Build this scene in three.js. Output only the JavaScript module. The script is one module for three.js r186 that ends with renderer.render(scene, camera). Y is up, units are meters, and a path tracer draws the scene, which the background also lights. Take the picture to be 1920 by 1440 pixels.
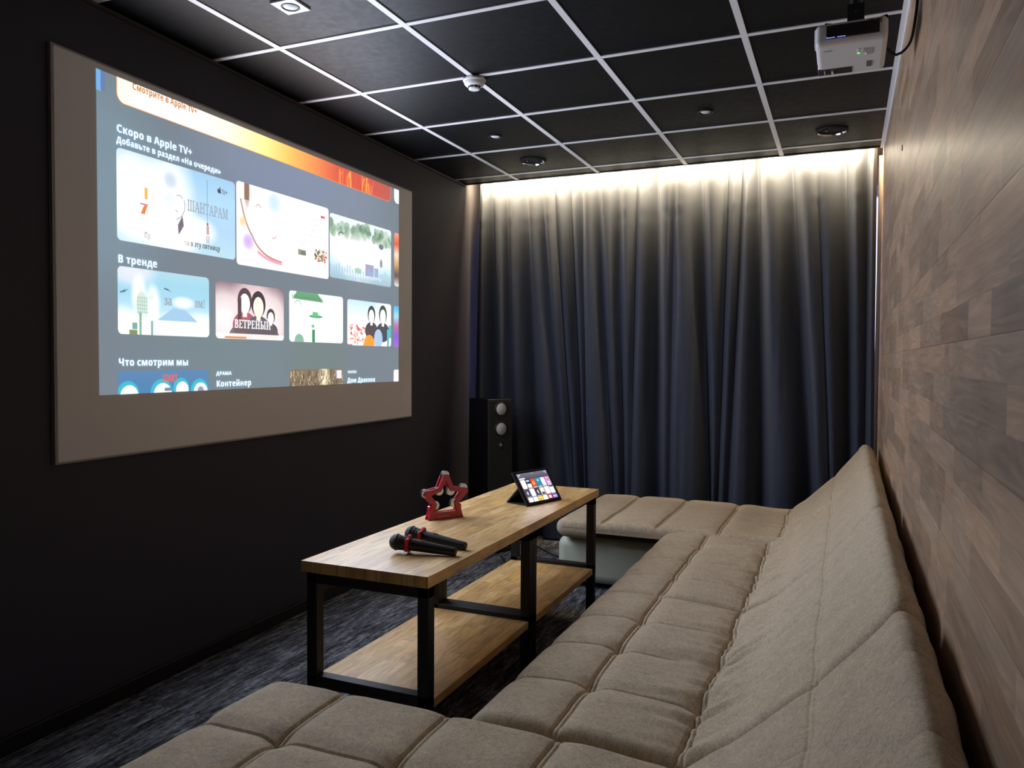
import * as THREE from 'three';
import { RoundedBoxGeometry } from 'three/addons/geometries/RoundedBoxGeometry.js';
import { mergeGeometries } from 'three/addons/utils/BufferGeometryUtils.js';
import { RectAreaLightUniformsLib } from 'three/addons/lights/RectAreaLightUniformsLib.js';
RectAreaLightUniformsLib.init();

// ------------------------------------------------------------------ camera, sky, large area lights, exposure
const scene = new THREE.Scene();
const DEG = Math.PI / 180;
const camera = new THREE.PerspectiveCamera(52.5, 4 / 3, 0.05, 60);
camera.position.set(0, 1.32, 0);
camera.rotation.order = 'YXZ';
camera.rotation.set(-1.816 * DEG, 23.208 * DEG, 0.368 * DEG);
scene.background = new THREE.Color().setRGB(1.5, 1.8, 3.6);          // dusk outside the window

const renderer = new THREE.WebGLRenderer({ antialias: true });
renderer.toneMapping = THREE.LinearToneMapping;
renderer.toneMappingExposure = 1.0;
renderer.shadowMap.enabled = true;

// the left wall stands 1.5 degrees off the ceiling grid: s runs along it away from the camera
const WALL = { x: -2.563, z: -2.611, turn: 1.49 * DEG };
function onWall(s, y, out) {
  const c = Math.cos(WALL.turn), n = Math.sin(WALL.turn);
  return new THREE.Vector3(WALL.x - s * n + out * c, y, WALL.z - s * c - out * n);
}
const FAR = -5.22, RIGHT = 0.187, CEIL = 2.609, NEAR = 1.3;
const PIC = { s0: -0.577, s1: 1.602, y0: 1.178, y1: 2.368 };

function areaLight(name, color, power, w, h, at, to) {
  const l = new THREE.RectAreaLight(color, power, w, h);
  l.name = name; l.position.copy(at); l.lookAt(to.x, to.y, to.z); scene.add(l);
  return l;
}
{ // the projected picture: cool as a whole, with its orange banner along the top
  const s = (PIC.s0 + PIC.s1) / 2, y = (PIC.y0 + PIC.y1) / 2 - 0.05;
  areaLight('projected_picture', new THREE.Color().setRGB(0.86, 0.96, 1.16), 6.6, 2.12, 1.04, onWall(s, y, 0.045), onWall(s, y, 2));
  areaLight('projected_banner', new THREE.Color().setRGB(1.0, 0.60, 0.36), 5.0, 1.5, 0.08, onWall(s - 0.2, 2.31, 0.045), onWall(s - 0.2, 2.31, 2));
}
// the strip in the curtain niche, shining back and down on the curtain
areaLight('led_strip', new THREE.Color().setRGB(1.0, 0.74, 0.40), 1900, 2.66, 0.012, new THREE.Vector3(-1.215, 2.642, -5.246), new THREE.Vector3(-1.215, 2.642 - 0.16, -5.246 - 1));

// ------------------------------------------------------------------ helpers
function rng(seed) { let a = seed >>> 0; return () => { a = (a + 0x6d2b79f5) | 0; let t = Math.imul(a ^ (a >>> 15), 1 | a); t = (t + Math.imul(t ^ (t >>> 7), 61 | t)) ^ t; return ((t ^ (t >>> 14)) >>> 0) / 4294967296; }; }
const lerp = (a, b, t) => a + (b - a) * t, clamp = (x, a = 0, b = 1) => Math.min(b, Math.max(a, x)), gauss = (x) => Math.exp(-x * x);
// value noise that repeats every `per` cells
function noiseGrid(seed, per) {
  const r = rng(seed), v = Float32Array.from({ length: per * per }, () => r());
  return (x, y) => {
    const ix = Math.floor(x), iy = Math.floor(y); let fx = x - ix, fy = y - iy;
    fx = fx * fx * (3 - 2 * fx); fy = fy * fy * (3 - 2 * fy);
    const m = (n) => ((n % per) + per) % per, at = (a, b) => v[m(b) * per + m(a)];
    return lerp(lerp(at(ix, iy), at(ix + 1, iy), fx), lerp(at(ix, iy + 1), at(ix + 1, iy + 1), fx), fy);
  };
}
function dataTexture(w, h, fn, srgb = true, repeat = true) {
  const d = new Uint8Array(w * h * 4);
  for (let y = 0; y < h; y++) for (let x = 0; x < w; x++) {
    const c = fn(x / w, y / h, x, y), o = (y * w + x) * 4;
    d[o] = clamp(c[0]) * 255; d[o + 1] = clamp(c[1]) * 255; d[o + 2] = clamp(c[2]) * 255; d[o + 3] = 255;
  }
  const t = new THREE.DataTexture(d, w, h);
  t.magFilter = THREE.LinearFilter; t.minFilter = THREE.LinearMipmapLinearFilter; t.generateMipmaps = true;
  if (repeat) t.wrapS = t.wrapT = THREE.RepeatWrapping;
  if (srgb) t.colorSpace = THREE.SRGBColorSpace;
  t.needsUpdate = true;
  return t;
}
function scaled(t, u, v) { const c = t.clone(); c.repeat.set(u, v); c.needsUpdate = true; return c; }
const std = (o) => new THREE.MeshStandardMaterial(o), phys = (o) => new THREE.MeshPhysicalMaterial(o);
const lin = (r, g, b) => new THREE.Color().setRGB(r, g, b);

const taken = new Map();
function numbered(name) { const n = taken.get(name) ?? 0; taken.set(name, n + 1); return n ? `${name}_${String(n).padStart(3, '0')}` : name; }
function tag(o, label, category, group) { o.userData.label = label; o.userData.category = category; if (group) o.userData.group = group; return o; }
function thing(name, label, category, at = [0, 0, 0], turn = 0, group) {
  const o = new THREE.Group(); o.name = numbered(name); o.position.set(...at); o.rotation.y = turn; scene.add(o);
  return tag(o, label, category, group);
}
function part(name, geo, mat, parent, at) {
  const m = new THREE.Mesh(geo, mat); m.name = name; m.castShadow = m.receiveShadow = true;
  if (at) m.position.set(...at);
  parent.add(m); return m;
}
function structure(name, geo, mat, at) { const m = part(name, geo, mat, scene, at); m.userData.kind = 'structure'; return m; }
const box = (w, h, d, x = 0, y = 0, z = 0) => new THREE.BoxGeometry(w, h, d).translate(x, y, z);
const rbox = (w, h, d, r, x = 0, y = 0, z = 0, seg = 3) => new RoundedBoxGeometry(w, h, d, seg, r).translate(x, y, z);
const cyl = (r0, r1, h, seg = 28) => new THREE.CylinderGeometry(r0, r1, h, seg);
const tube = (pts, r, seg = 60, round = 8) => new THREE.TubeGeometry(new THREE.CatmullRomCurve3(pts.map((p) => new THREE.Vector3(...p))), seg, r, round);
const flat = (g) => g.index ? g.toNonIndexed() : g;
const join = (...gs) => mergeGeometries(gs.map(flat));

// ------------------------------------------------------------------ textures and materials
const n8 = noiseGrid(3, 8), n16 = noiseGrid(5, 16), n32 = noiseGrid(7, 32), n64 = noiseGrid(9, 64), n128 = noiseGrid(11, 128), n256 = noiseGrid(13, 256);

const fabricTex = dataTexture(512, 512, (u, v) => {                       // beige melange, 0.4 m a side
  const f = n256(u * 256, v * 256) - 0.5, g = n128(u * 128, v * 128 + 3) - 0.5, h = n32(u * 32, v * 32) - 0.5, k = n8(u * 8, v * 8) - 0.5, c = n64(u * 64, v * 64) - 0.5;
  const b = 1 + 0.18 * f + 0.14 * g + 0.08 * c + 0.06 * h + 0.05 * k;
  return [0.722 * b + 0.02 * h, 0.655 * b, 0.556 * b - 0.02 * h];
});
const fabricBump = dataTexture(512, 512, (u, v) => { const b = 0.55 * n256(u * 256, v * 256) + 0.45 * n128(u * 128, v * 128); return [b, b, b]; }, false);
const M = {};
M.fabric = phys({ map: scaled(fabricTex, 2.5, 2.5), bumpMap: scaled(fabricBump, 2.5, 2.5), bumpScale: 0.0003, roughness: 0.95, sheen: 0.25, sheenRoughness: 0.6, sheenColor: lin(0.5, 0.46, 0.4) });
M.sage = std({ color: lin(0.55, 0.58, 0.46), roughness: 0.55 });
M.sofaBaseShade = std({ color: lin(0.012, 0.011, 0.010), roughness: 0.9 });  // near-black stands in for shade under the seats; the base is likely sage

const paintBump = dataTexture(256, 256, (u, v) => { const b = 0.5 * n64(u * 64, v * 64) + 0.5 * n128(u * 128, v * 128); return [b, b, b]; }, false);
M.darkWall = std({ color: lin(0.040, 0.039, 0.055), roughness: 0.75, bumpMap: scaled(paintBump, 1, 1), bumpScale: 0.0006 });
M.whitePaint = std({ color: lin(0.72, 0.72, 0.72), roughness: 0.7 });
M.baseboard = std({ color: lin(0.012, 0.010, 0.010), roughness: 0.5 });
const carpetTex = dataTexture(512, 512, (u, v) => {                       // u across the pile rows, v along them: 1 m a side
  const row = 0.6 * n128(u * 128, v * 16) + 0.5 * n64(u * 64, v * 8) - 0.55, f = n256(u * 256, v * 64) - 0.5, g = n64(u * 64, v * 64) - 0.5, k = n8(u * 8, v * 8) - 0.5, e = n256(u * 256 + 9, v * 256) - 0.5;
  const b = 1 + 1.5 * row + 0.7 * f + 0.3 * g + 0.15 * k + 0.35 * e;
  return [0.335 * b, 0.338 * b, 0.355 * b];
});
const carpetBump = dataTexture(512, 512, (u, v) => { const b = 0.6 * n128(u * 128, v * 16) + 0.4 * n256(u * 256, v * 64); return [b, b, b]; }, false);
M.carpet = std({ map: carpetTex, bumpMap: carpetBump, bumpScale: 0.006, roughness: 1 });

const tileRough = dataTexture(256, 256, (u, v) => { const b = 0.86 + 0.14 * n32(u * 32, v * 32) * (0.6 + 0.4 * n8(u * 8, v * 8)); return [b, b, b]; }, false);
const tileColor = dataTexture(256, 256, (u, v) => { const b = 0.042 + 0.018 * n16(u * 16, v * 32) + 0.012 * n64(u * 64, v * 64); return [b * 0.94, b, b * 1.16]; });
M.tile = phys({ map: tileColor, specularIntensity: 0.45, roughness: 0.57, roughnessMap: tileRough });
M.tee = std({ color: lin(0.76, 0.76, 0.78), roughness: 0.45, metalness: 0.0 });
M.board = std({ color: lin(0.80, 0.775, 0.76), roughness: 0.85 });
M.boardEdge = std({ color: lin(0.33, 0.31, 0.29), roughness: 0.7 });
M.black = std({ color: lin(0.008, 0.008, 0.009), roughness: 0.45 });
M.blackMatte = std({ color: lin(0.010, 0.010, 0.011), roughness: 0.8 });
M.steel = std({ color: lin(0.005, 0.005, 0.006), roughness: 0.58 });
M.gloss = phys({ color: lin(0.004, 0.004, 0.005), roughness: 0.25, clearcoat: 0.6, clearcoatRoughness: 0.1 });
M.whitePlastic = std({ color: lin(0.68, 0.68, 0.70), roughness: 0.45 });
M.chrome = std({ color: lin(0.75, 0.75, 0.76), roughness: 0.18, metalness: 1 });
M.red = phys({ color: lin(0.50, 0.012, 0.035), roughness: 0.3, clearcoat: 0.7, clearcoatRoughness: 0.1 });
M.redRubber = std({ color: lin(0.55, 0.012, 0.02), roughness: 0.5 });

// ------------------------------------------------------------------ room shell
{ // floor, walls
  const fl = new THREE.BoxGeometry(3.3, 0.1, 7.3); const uv = fl.attributes.uv, p = fl.attributes.position;
  for (let i = 0; i < uv.count; i++) uv.setXY(i, p.getX(i), p.getZ(i));
  structure('floor', fl, M.carpet, [-1.25, -0.05, -2.15]);
  const lw = structure('wall_left', box(0.15, 2.95, 7.0, -0.075, 1.42, 0), M.darkWall);
  const o = onWall(-0.5 + 0.0, 0, 0); lw.position.set(o.x, 0, o.z); lw.rotation.y = WALL.turn;
  structure('wall_near', box(3.4, 2.95, 0.12, -1.22, 1.42, NEAR + 0.06), M.darkWall);
  const bb = structure('baseboard_left', rbox(0.014, 0.06, 6.8, 0.004, 0.007, 0.03, 0), M.baseboard);
  bb.position.set(o.x, 0, o.z); bb.rotation.y = WALL.turn;
}
{ // far wall with a wide window behind the curtains
  const sh = new THREE.Shape([[-3.05, 0], [0.6, 0], [0.6, 2.85], [-3.05, 2.85]].map((a) => new THREE.Vector2(...a)));
  sh.holes.push(new THREE.Path([[-2.87, 0.75], [-2.87, 2.45], [0.42, 2.45], [0.42, 0.75]].map((a) => new THREE.Vector2(...a))));
  structure('wall_far', new THREE.ExtrudeGeometry(sh, { depth: 0.14, bevelEnabled: false }), M.whitePaint, [0, 0, -5.70]);
  const w = new THREE.Group(); w.name = 'window_1'; w.userData.kind = 'structure'; scene.add(w);
  const fr = [box(3.29, 0.06, 0.06, -1.225, 0.78, -5.63), box(3.29, 0.06, 0.06, -1.225, 2.42, -5.63)];
  for (const x of [-2.84, -1.77, -0.68, 0.39]) fr.push(box(0.06, 1.58, 0.06, x, 1.6, -5.63));
  part('window_frame', join(...fr), M.whitePaint, w);
  const glass = phys({ color: 0xffffff, roughness: 0, transmission: 1, thickness: 0, ior: 1.5 });
  for (const [a, b] of [[-2.81, -1.80], [-1.74, -0.71], [-0.65, 0.36]]) part('pane', box(b - a, 1.58, 0.006, (a + b) / 2, 1.6, -5.63), glass, w);
}
{ // roller blind: only its edges show past the curtains
  const t = thing('roller_blind', 'white roller blind glowing blue behind the curtain edges', 'blind', [-1.24, 0, -5.505]);
  part('blind_fabric', box(2.78, 2.2, 0.002, 0, 1.53, 0), phys({ color: lin(0.85, 0.85, 0.87), roughness: 1, transmission: 0.45, thickness: 0 }), t);
  part('roller', cyl(0.022, 0.022, 2.78).rotateZ(Math.PI / 2).translate(0, 2.652, 0), M.whitePlastic, t);
  part('bottom_rail', rbox(2.78, 0.03, 0.014, 0.005, 0, 0.42, 0), M.whitePlastic, t);
}

// ------------------------------------------------------------------ right wall: laminate planks with a printed three-strip stave pattern
{
  const back = structure('wall_right', box(0.15, 2.95, 7.05, RIGHT + 0.008 + 0.075, 1.42, -2.12), std({ color: lin(0.30, 0.22, 0.17), roughness: 0.6 }));
  const L = 1.285, H = 0.194, r = rng(77);
  const woodTex = (seed) => {
    const q = rng(seed), strips = [0, 1, 2].map(() => { const cuts = []; let x = -q() * 0.3; while (x < 1.2) { const w = 0.16 + q() * 0.26; cuts.push([x, x + w, q(), q(), q()]); x += w; } return cuts; });
    return dataTexture(1024, 192, (u, v) => {
      const k = Math.min(2, Math.floor(v * 3)), c = strips[k].find((e) => u >= e[0] && u < e[1]) ?? [0, 0, 0.5, 0.5, 0.5];
      const y = v * 3 - k, off = c[4] * 60;
      const warp = n8(u * 8 + off, y * 2 + off) * 1.6, grain = n64(u * 9 + off, (y * 1.0 + warp * 0.22) * 15 + off) - 0.5, fine = n256(u * 60 + off, v * 150) - 0.5, blot = n16(u * 14 + off, y * 2.2 + off) - 0.5;
      const flame = Math.sin((y * 1.2 + warp * 0.9) * 11 + off) * 0.045;
      let b = 0.92 + (c[2] - 0.5) * 0.20 + grain * 0.11 + fine * 0.06 + blot * 0.08 + flame * 0.6;
      const edge = Math.min(Math.abs(u - c[0]), Math.abs(u - c[1])) * L / 0.0018, edgeY = Math.min(y, 1 - y) * (H / 3) / 0.0016;
      if (edge < 1 || edgeY < 1) b *= 0.95;
      const warm = (c[3] - 0.5) * 0.03;
      return [0.73 * b + warm, 0.61 * b, 0.505 * b - warm * 0.6];
    }, true, false);
  };
  const mats = [1, 2, 3, 4].map((k) => std({ map: woodTex(k * 131), roughness: 0.34, bumpMap: fabricBump, bumpScale: 0.0001 }));
  const g = new THREE.BoxGeometry(0.008, H - 0.0005, L - 0.0006), cutBoxes = new Map();
  for (let row = 0; row * H < CEIL + 0.1; row++) {
    const y = row * H + H / 2, off = r() * L;
    for (let z = 1.3 + off; z > -5.5; z -= L) {
      let z0 = Math.min(z, 1.3), z1 = Math.max(z - L, -5.5);
      if (z0 - z1 < 0.05) continue;
      const m = mats[Math.floor(r() * 4)];
      let geo = g;
      if (z0 - z1 < L - 0.01) {
        geo = new THREE.BoxGeometry(0.008, H - 0.0005, z0 - z1 - 0.0006);
        const uv = geo.attributes.uv, f = (z0 - z1) / L; for (let i = 0; i < uv.count; i++) uv.setX(i, uv.getX(i) * f);
      }
      part('plank', geo, m, back, [RIGHT + 0.004, y, (z0 + z1) / 2]);
    }
  }
  structure('trim_1', join(box(0.004, 0.024, 6.7, RIGHT - 0.002, CEIL - 0.012, -1.87), box(0.022, 0.003, 6.7, RIGHT - 0.011, CEIL - 0.0015, -1.87)), M.tee);
  structure('trim_2', box(0.022, 2.6, 0.03, RIGHT - 0.011, 1.3, -5.40), M.whitePaint);
  const k = tag(part('screw_cap', cyl(0.011, 0.011, 0.003, 16).rotateZ(Math.PI / 2), std({ color: lin(0.20, 0.13, 0.06), roughness: 0.4 }), scene, [RIGHT - 0.0015, 2.158, -3.43]), 'small round brass cap high on the wood wall', 'cap');
}

// ------------------------------------------------------------------ ceiling: dark tiles in a white grid, niche above the curtain
const GX = -2.196, GZ = -2.640, STEP = 0.6, TEE = 0.026;
{
  const c = new THREE.Group(); c.name = 'ceiling'; c.userData.kind = 'structure'; scene.add(c);
  part('slab', box(3.4, 0.1, 7.2, -1.22, 2.86, -2.05), M.darkWall, c);
  part('ceiling_edge', box(2.9, 0.11, 0.016, -1.225, CEIL + 0.053, FAR + 0.012), M.black, c);
  const leftX = (z) => onWall(WALL.z - z, 0, 0).x;
  const xs = [null, GX, GX + STEP, GX + 2 * STEP, GX + 3 * STEP, RIGHT - 0.004];
  const zs = []; for (let k = -6; k <= 4; k++) zs.push(GZ - STEP * k); zs.push(FAR + 0.006);
  zs.unshift(NEAR);
  for (let j = 0; j + 1 < zs.length; j++) for (let i = 0; i + 1 < xs.length; i++) {
    const z0 = zs[j] - 0.002, z1 = zs[j + 1] + 0.002, x0 = (i ? xs[i] : leftX(z0) - 0.03) + 0.002, x1 = xs[i + 1] - 0.002;
    const g = box(x1 - x0, 0.012, z0 - z1); const uv = g.attributes.uv, p = g.attributes.position;
    for (let a = 0; a < uv.count; a++) uv.setXY(a, (p.getX(a) + i * 0.17) / 0.6, (p.getZ(a) + j * 0.31) / 0.6);
    part('tile', g, M.tile, c, [(x0 + x1) / 2, CEIL + 0.0105, (z0 + z1) / 2]);
  }
  for (let i = 1; i < 5; i++) part('runner', box(TEE, 0.004, NEAR - FAR - 0.004, xs[i], CEIL + 0.002, (NEAR + FAR) / 2), M.tee, c);
  for (let j = 1; j + 1 < zs.length; j++) for (let i = 0; i < 5; i++) {
    const x0 = (i ? xs[i] + TEE / 2 : leftX(zs[j]) + 0.001), x1 = xs[i + 1] - (i < 4 ? TEE / 2 : 0.018);
    part('cross_tee', box(x1 - x0, 0.0036, 0.024, (x0 + x1) / 2, CEIL + 0.0022, zs[j]), M.tee, c);
  }
  const t3 = structure('trim_3', box(0.016, 0.012, 6.4, 0.008, 0, 0), std({ color: lin(0.05, 0.045, 0.045), roughness: 0.6 }));
  const o = onWall(-0.6, CEIL - 0.006, 0); t3.position.copy(o); t3.rotation.y = WALL.turn;
}
{ // LED strip fixed to the back of the ceiling edge
  const t = thing('led_strip', 'warm white LED strip hidden in the niche above the curtain', 'LED strip', [-1.215, 2.646, -5.226]);
  part('channel', box(2.68, 0.016, 0.006, 0, 0, -0.001), M.whitePlastic, t);
  part('diffuser', box(2.66, 0.011, 0.005, 0, 0, -0.0065), std({ color: 0xffffff, emissive: lin(1, 0.74, 0.40), emissiveIntensity: 4 }), t);
}

// ------------------------------------------------------------------ ceiling fittings
function ring(r, t, mat, parent, name, y, seg = 40) { return part(name, new THREE.TorusGeometry(r, t, 10, seg).rotateX(Math.PI / 2), mat, parent, [0, y, 0]); }
{
  const t = thing('square_downlight', 'white square downlight with a round lamp in the ceiling near the screen', 'downlight', [-1.897, CEIL + 0.004, -2.34], 0.0);
  const sh = new THREE.Shape([[-0.05, -0.05], [0.05, -0.05], [0.05, 0.05], [-0.05, 0.05]].map((a) => new THREE.Vector2(...a)));
  sh.holes.push(new THREE.Path().absarc(0, 0, 0.031, 0, Math.PI * 2));
  part('plate', new THREE.ExtrudeGeometry(sh, { depth: 0.006, bevelEnabled: true, bevelSize: 0.0015, bevelThickness: 0.0015, bevelSegments: 2, curveSegments: 32 }).rotateX(Math.PI / 2), M.whitePlastic, t, [0, 0, 0]);
  ring(0.031, 0.004, M.black, t, 'gasket', -0.006);
  part('lamp_face', new THREE.SphereGeometry(0.06, 32, 12, 0, Math.PI * 2, 0, 0.47).rotateX(Math.PI).translate(0, 0.047, 0), M.whitePlastic, t);
}
for (const [x, z, label] of [[-1.897, -4.155, 'small unlit spot with a pale lamp in the ceiling, nearest the screen wall'], [-0.696, -4.155, 'small unlit spot with a pale lamp in the middle of the ceiling']]) {
  const t = thing('ceiling_spot', label, 'spotlight', [x, CEIL + 0.004, z], 0, 'small unlit ceiling spots');
  ring(0.036, 0.004, M.black, t, 'bezel', -0.002);
  part('lamp_face', new THREE.LatheGeometry([[0, -0.006], [0.018, -0.005], [0.026, -0.001], [0.028, 0.004]].map((a) => new THREE.Vector2(...a)), 28), M.whitePlastic, t);
}
for (const [x, z, label] of [[-1.898, -4.75, 'round recessed spotlight with a chrome rim above the left end of the curtain'], [-0.097, -4.75, 'round recessed spotlight with a chrome rim near the wood wall']]) {
  const t = thing('recessed_spotlight', label, 'spotlight', [x, CEIL + 0.004, z], 0, 'chrome rimmed recessed spotlights');
  part('housing', new THREE.LatheGeometry([[0.086, 0], [0.086, -0.006], [0.074, -0.009], [0.066, -0.006], [0.050, 0.004], [0, 0.004]].map((a) => new THREE.Vector2(...a)), 40), M.blackMatte, t);
  part('rim', new THREE.LatheGeometry([[0.066, -0.006], [0.068, -0.014], [0.071, -0.016], [0.074, -0.013], [0.074, -0.006]].map((a) => new THREE.Vector2(...a)), 30, Math.PI / 2 - 0.25, Math.PI + 0.5), M.chrome, t);  // chrome on the far half only: the glint is put into the shape
  part('lamp_face', new THREE.CylinderGeometry(0.04, 0.04, 0.006, 28), std({ color: lin(0.012, 0.012, 0.014), roughness: 0.7 }), t, [0, 0.002, 0]);
  part('clip', box(0.014, 0.008, 0.006), M.chrome, t, [-0.03, -0.006, 0.03]);
}
{
  const t = thing('smoke_detector', 'white round smoke detector on the ceiling grid', 'smoke detector', [GX + STEP, CEIL, GZ - STEP - 0.02]);
  const lathe = (p, s = 40) => new THREE.LatheGeometry(p.map((a) => new THREE.Vector2(...a)), s);
  part('base', lathe([[0, 0], [0.052, 0], [0.053, -0.010], [0.050, -0.016], [0, -0.016]]), M.whitePlastic, t);
  part('body', lathe([[0.047, -0.016], [0.046, -0.026], [0.038, -0.034], [0.028, -0.036], [0, -0.036]]), M.whitePlastic, t);
  for (let k = 0; k < 8; k++) { const a = k / 8 * Math.PI * 2; part('vent_slot', box(0.016, 0.008, 0.003).translate(0, -0.040, 0.026).rotateY(a), M.blackMatte, t); }
  part('cap', lathe([[0.0265, -0.036], [0.0265, -0.044], [0.026, -0.049], [0.018, -0.052], [0, -0.052]]), M.whitePlastic, t);
}

// ------------------------------------------------------------------ projector hanging below the ceiling, with its cable
{
  const t = thing('projector', 'white projector hanging upside down from the ceiling', 'projector', [-0.004, 2.295, -2.765]);
  const W = 0.205, H = 0.070, D = 0.285;                                  // the lens looks at -x
  part('body', rbox(W, H, D, 0.016, 0, H / 2, 0, 5), M.whitePlastic, t);
  const dark = std({ color: lin(0.02, 0.018, 0.02), roughness: 0.35 });
  const grille = part('side_grille', rbox(W - 0.055, 0.040, 0.006, 0.002, 0.004, H / 2 + 0.004, D / 2), dark, t);
  for (let k = 0; k < 6; k++) part('slat', box(W - 0.06, 0.0025, 0.003, 0.004, H / 2 - 0.012 + k * 0.0062, D / 2 + 0.0035), dark, grille);
  for (let k = 0; k < 2; k++) part('status_glow', box(0.024, 0.003, 0.003, -0.058 + k * 0.03, 0.0225, D / 2 + 0.003), std({ color: 0x111133, emissive: lin(0.25, 0.3, 1), emissiveIntensity: 2.2 }), t);
  for (let k = 0; k < 7; k++) part('rib', rbox(0.006, 0.0045, 0.05, 0.002, -W / 2, 0.014 + k * 0.0072, D / 2 - 0.04), M.whitePlastic, t);
  const lens = part('lens', cyl(0.026, 0.029, 0.02).rotateZ(Math.PI / 2), M.black, t, [-W / 2 + 0.007, H / 2, -0.06]);
  part('glass', new THREE.SphereGeometry(0.024, 24, 12, 0, Math.PI * 2, 0, 0.7).rotateZ(Math.PI / 2).translate(0.012, 0, 0), phys({ color: lin(0.02, 0.02, 0.04), roughness: 0.05, clearcoat: 1 }), lens);
  const grey = std({ color: lin(0.38, 0.38, 0.41), roughness: 0.4 });
  // control panel, logo and focus window on the face that looks down
  part('status_led', cyl(0.004, 0.004, 0.003, 16), std({ color: 0x113311, emissive: lin(0.12, 1, 0.1), emissiveIntensity: 1.6 }), t, [0.022, -0.0005, 0.045]);
  part('status_led', cyl(0.002, 0.002, 0.003, 12), std({ color: 0x333311, emissive: lin(1, 0.9, 0.35), emissiveIntensity: 1.0 }), t, [0.043, -0.0005, 0.035]);
  part('button_panel', rbox(0.022, 0.003, 0.052, 0.0012, 0.052, 0, 0.052), grey, t);
  for (let k = 0; k < 2; k++) part('button', rbox(0.008, 0.003, 0.03, 0.0012, 0.022 + k * 0.011, -0.0004, 0.068), M.whitePlastic, t);
  part('label_plate', box(0.016, 0.002, 0.05, 0.055, -0.0004, -0.06), std({ color: lin(0.12, 0.12, 0.13), roughness: 0.5 }), t);
  part('maker_mark', box(0.024, 0.001, 0.01, -0.066, -0.0003, 0.095), grey, t);
  const win = part('focus_window', rbox(0.105, 0.004, 0.055, 0.0015, -0.048, 0.0005, -0.095), std({ color: lin(0.045, 0.043, 0.042), roughness: 0.25 }), t);
  part('focus_lever', rbox(0.006, 0.008, 0.022, 0.002, -0.056, -0.002, -0.097), M.whitePlastic, win);
  part('focus_lever', rbox(0.004, 0.006, 0.03, 0.002, -0.080, -0.002, -0.093), grey, win);
  for (let k = 0; k < 8; k++) for (let j = 0; j < 3; j++) if ((k * 3 + j * 5) % 4) part('speaker_hole', box(0.004, 0.003, 0.002, 0.048 + k * 0.0055 - 0.004, H - 0.012 - j * 0.0055 + 0.002, D / 2 + 0.0005), M.blackMatte, t);
  const mount = part('mount', join(cyl(0.024, 0.024, 0.012).translate(0, H + 0.006, 0), box(0.05, 0.09, 0.04, 0, H + 0.052, 0), cyl(0.018, 0.018, 0.21).translate(0, H + 0.14, 0), cyl(0.05, 0.05, 0.012).translate(0, 0.314 - 0.0065, 0)), M.black, t, [0.012, 0, 0]);
  for (const s of [-1, 1]) for (const d of [-1, 1]) part('mount_arm', tube([[0, H + 0.012, 0], [s * 0.05, H + 0.016, d * 0.06], [s * 0.085, H + 0.002, d * 0.12]], 0.006, 16), M.black, mount);
  for (const [x, y] of [[-0.012, 0.03], [0.012, 0.034], [0.0, 0.07]]) part('screw', cyl(0.0035, 0.0035, 0.004, 12).rotateX(Math.PI / 2), M.chrome, mount, [x, H + y, 0.0215]);
  const c = tag(part('projector_cable', tube([[0.104, 2.34, -2.84], [0.13, 2.322, -2.86], [0.163, 2.33, -2.82], [0.176, 2.38, -2.70], [0.178, 2.48, -2.62], [0.178, 2.56, -2.48], [0.176, 2.58, -2.1], [0.176, 2.582, -1.2]], 0.0042, 90), M.blackMatte, scene), 'black cable looping from the projector to the wood wall', 'cable');
}

// ------------------------------------------------------------------ projection screen and its picture
function rr(c, x, y, w, h, r) { c.beginPath(); c.roundRect(x, y, w, h, r); }
function fitText(c, text, x0, x1, base, font, color, h) {
  c.font = font; c.fillStyle = color; c.textBaseline = 'alphabetic'; const w = c.measureText(text).width;
  c.save(); c.translate(x0, base); c.scale((x1 - x0) / w, h ?? 1); c.fillText(text, 0, 0); c.restore();
}
function glow(c, x, y, r, rgb, a, sx = 1, sy = 1) {
  c.save(); c.translate(x, y); c.scale(sx, sy);
  const g = c.createRadialGradient(0, 0, 0, 0, 0, r); g.addColorStop(0, `rgba(${rgb},${a})`); g.addColorStop(0.55, `rgba(${rgb},${a * 0.75})`); g.addColorStop(1, `rgba(${rgb},0)`);
  c.fillStyle = g; c.fillRect(-r, -r, 2 * r, 2 * r); c.restore();
}
function marks(c, x0, x1, y, h, color, seed) {                               // lettering too blurred to read: strokes only
  const r = rng(seed); c.fillStyle = color; for (let x = x0; x < x1; x += h * (0.45 + r() * 0.35)) { c.fillRect(x, y - h * (0.7 + 0.3 * r()), h * 0.16, h * 0.8); if (r() < 0.6) c.fillRect(x, y - h * (0.3 + 0.5 * r()), h * 0.36, h * 0.14); }
}
function figure(c, x, y, s, hair, skin, coat) {                            // a plain head and shoulders
  c.fillStyle = coat; c.beginPath(); c.ellipse(x, y + s * 2.3, s * 1.7, s * 1.3, 0, 0, 7); c.fill();
  c.fillStyle = hair; c.beginPath(); c.ellipse(x, y - s * 0.1, s * 1.02, s * 1.25, 0, 0, 7); c.fill();
  c.fillStyle = skin; c.beginPath(); c.ellipse(x, y + s * 0.2, s * 0.74, s * 1.0, 0, 0, 7); c.fill();
  c.fillRect(x - s * 0.3, y + s * 0.9, s * 0.6, s * 0.6);
}
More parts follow.
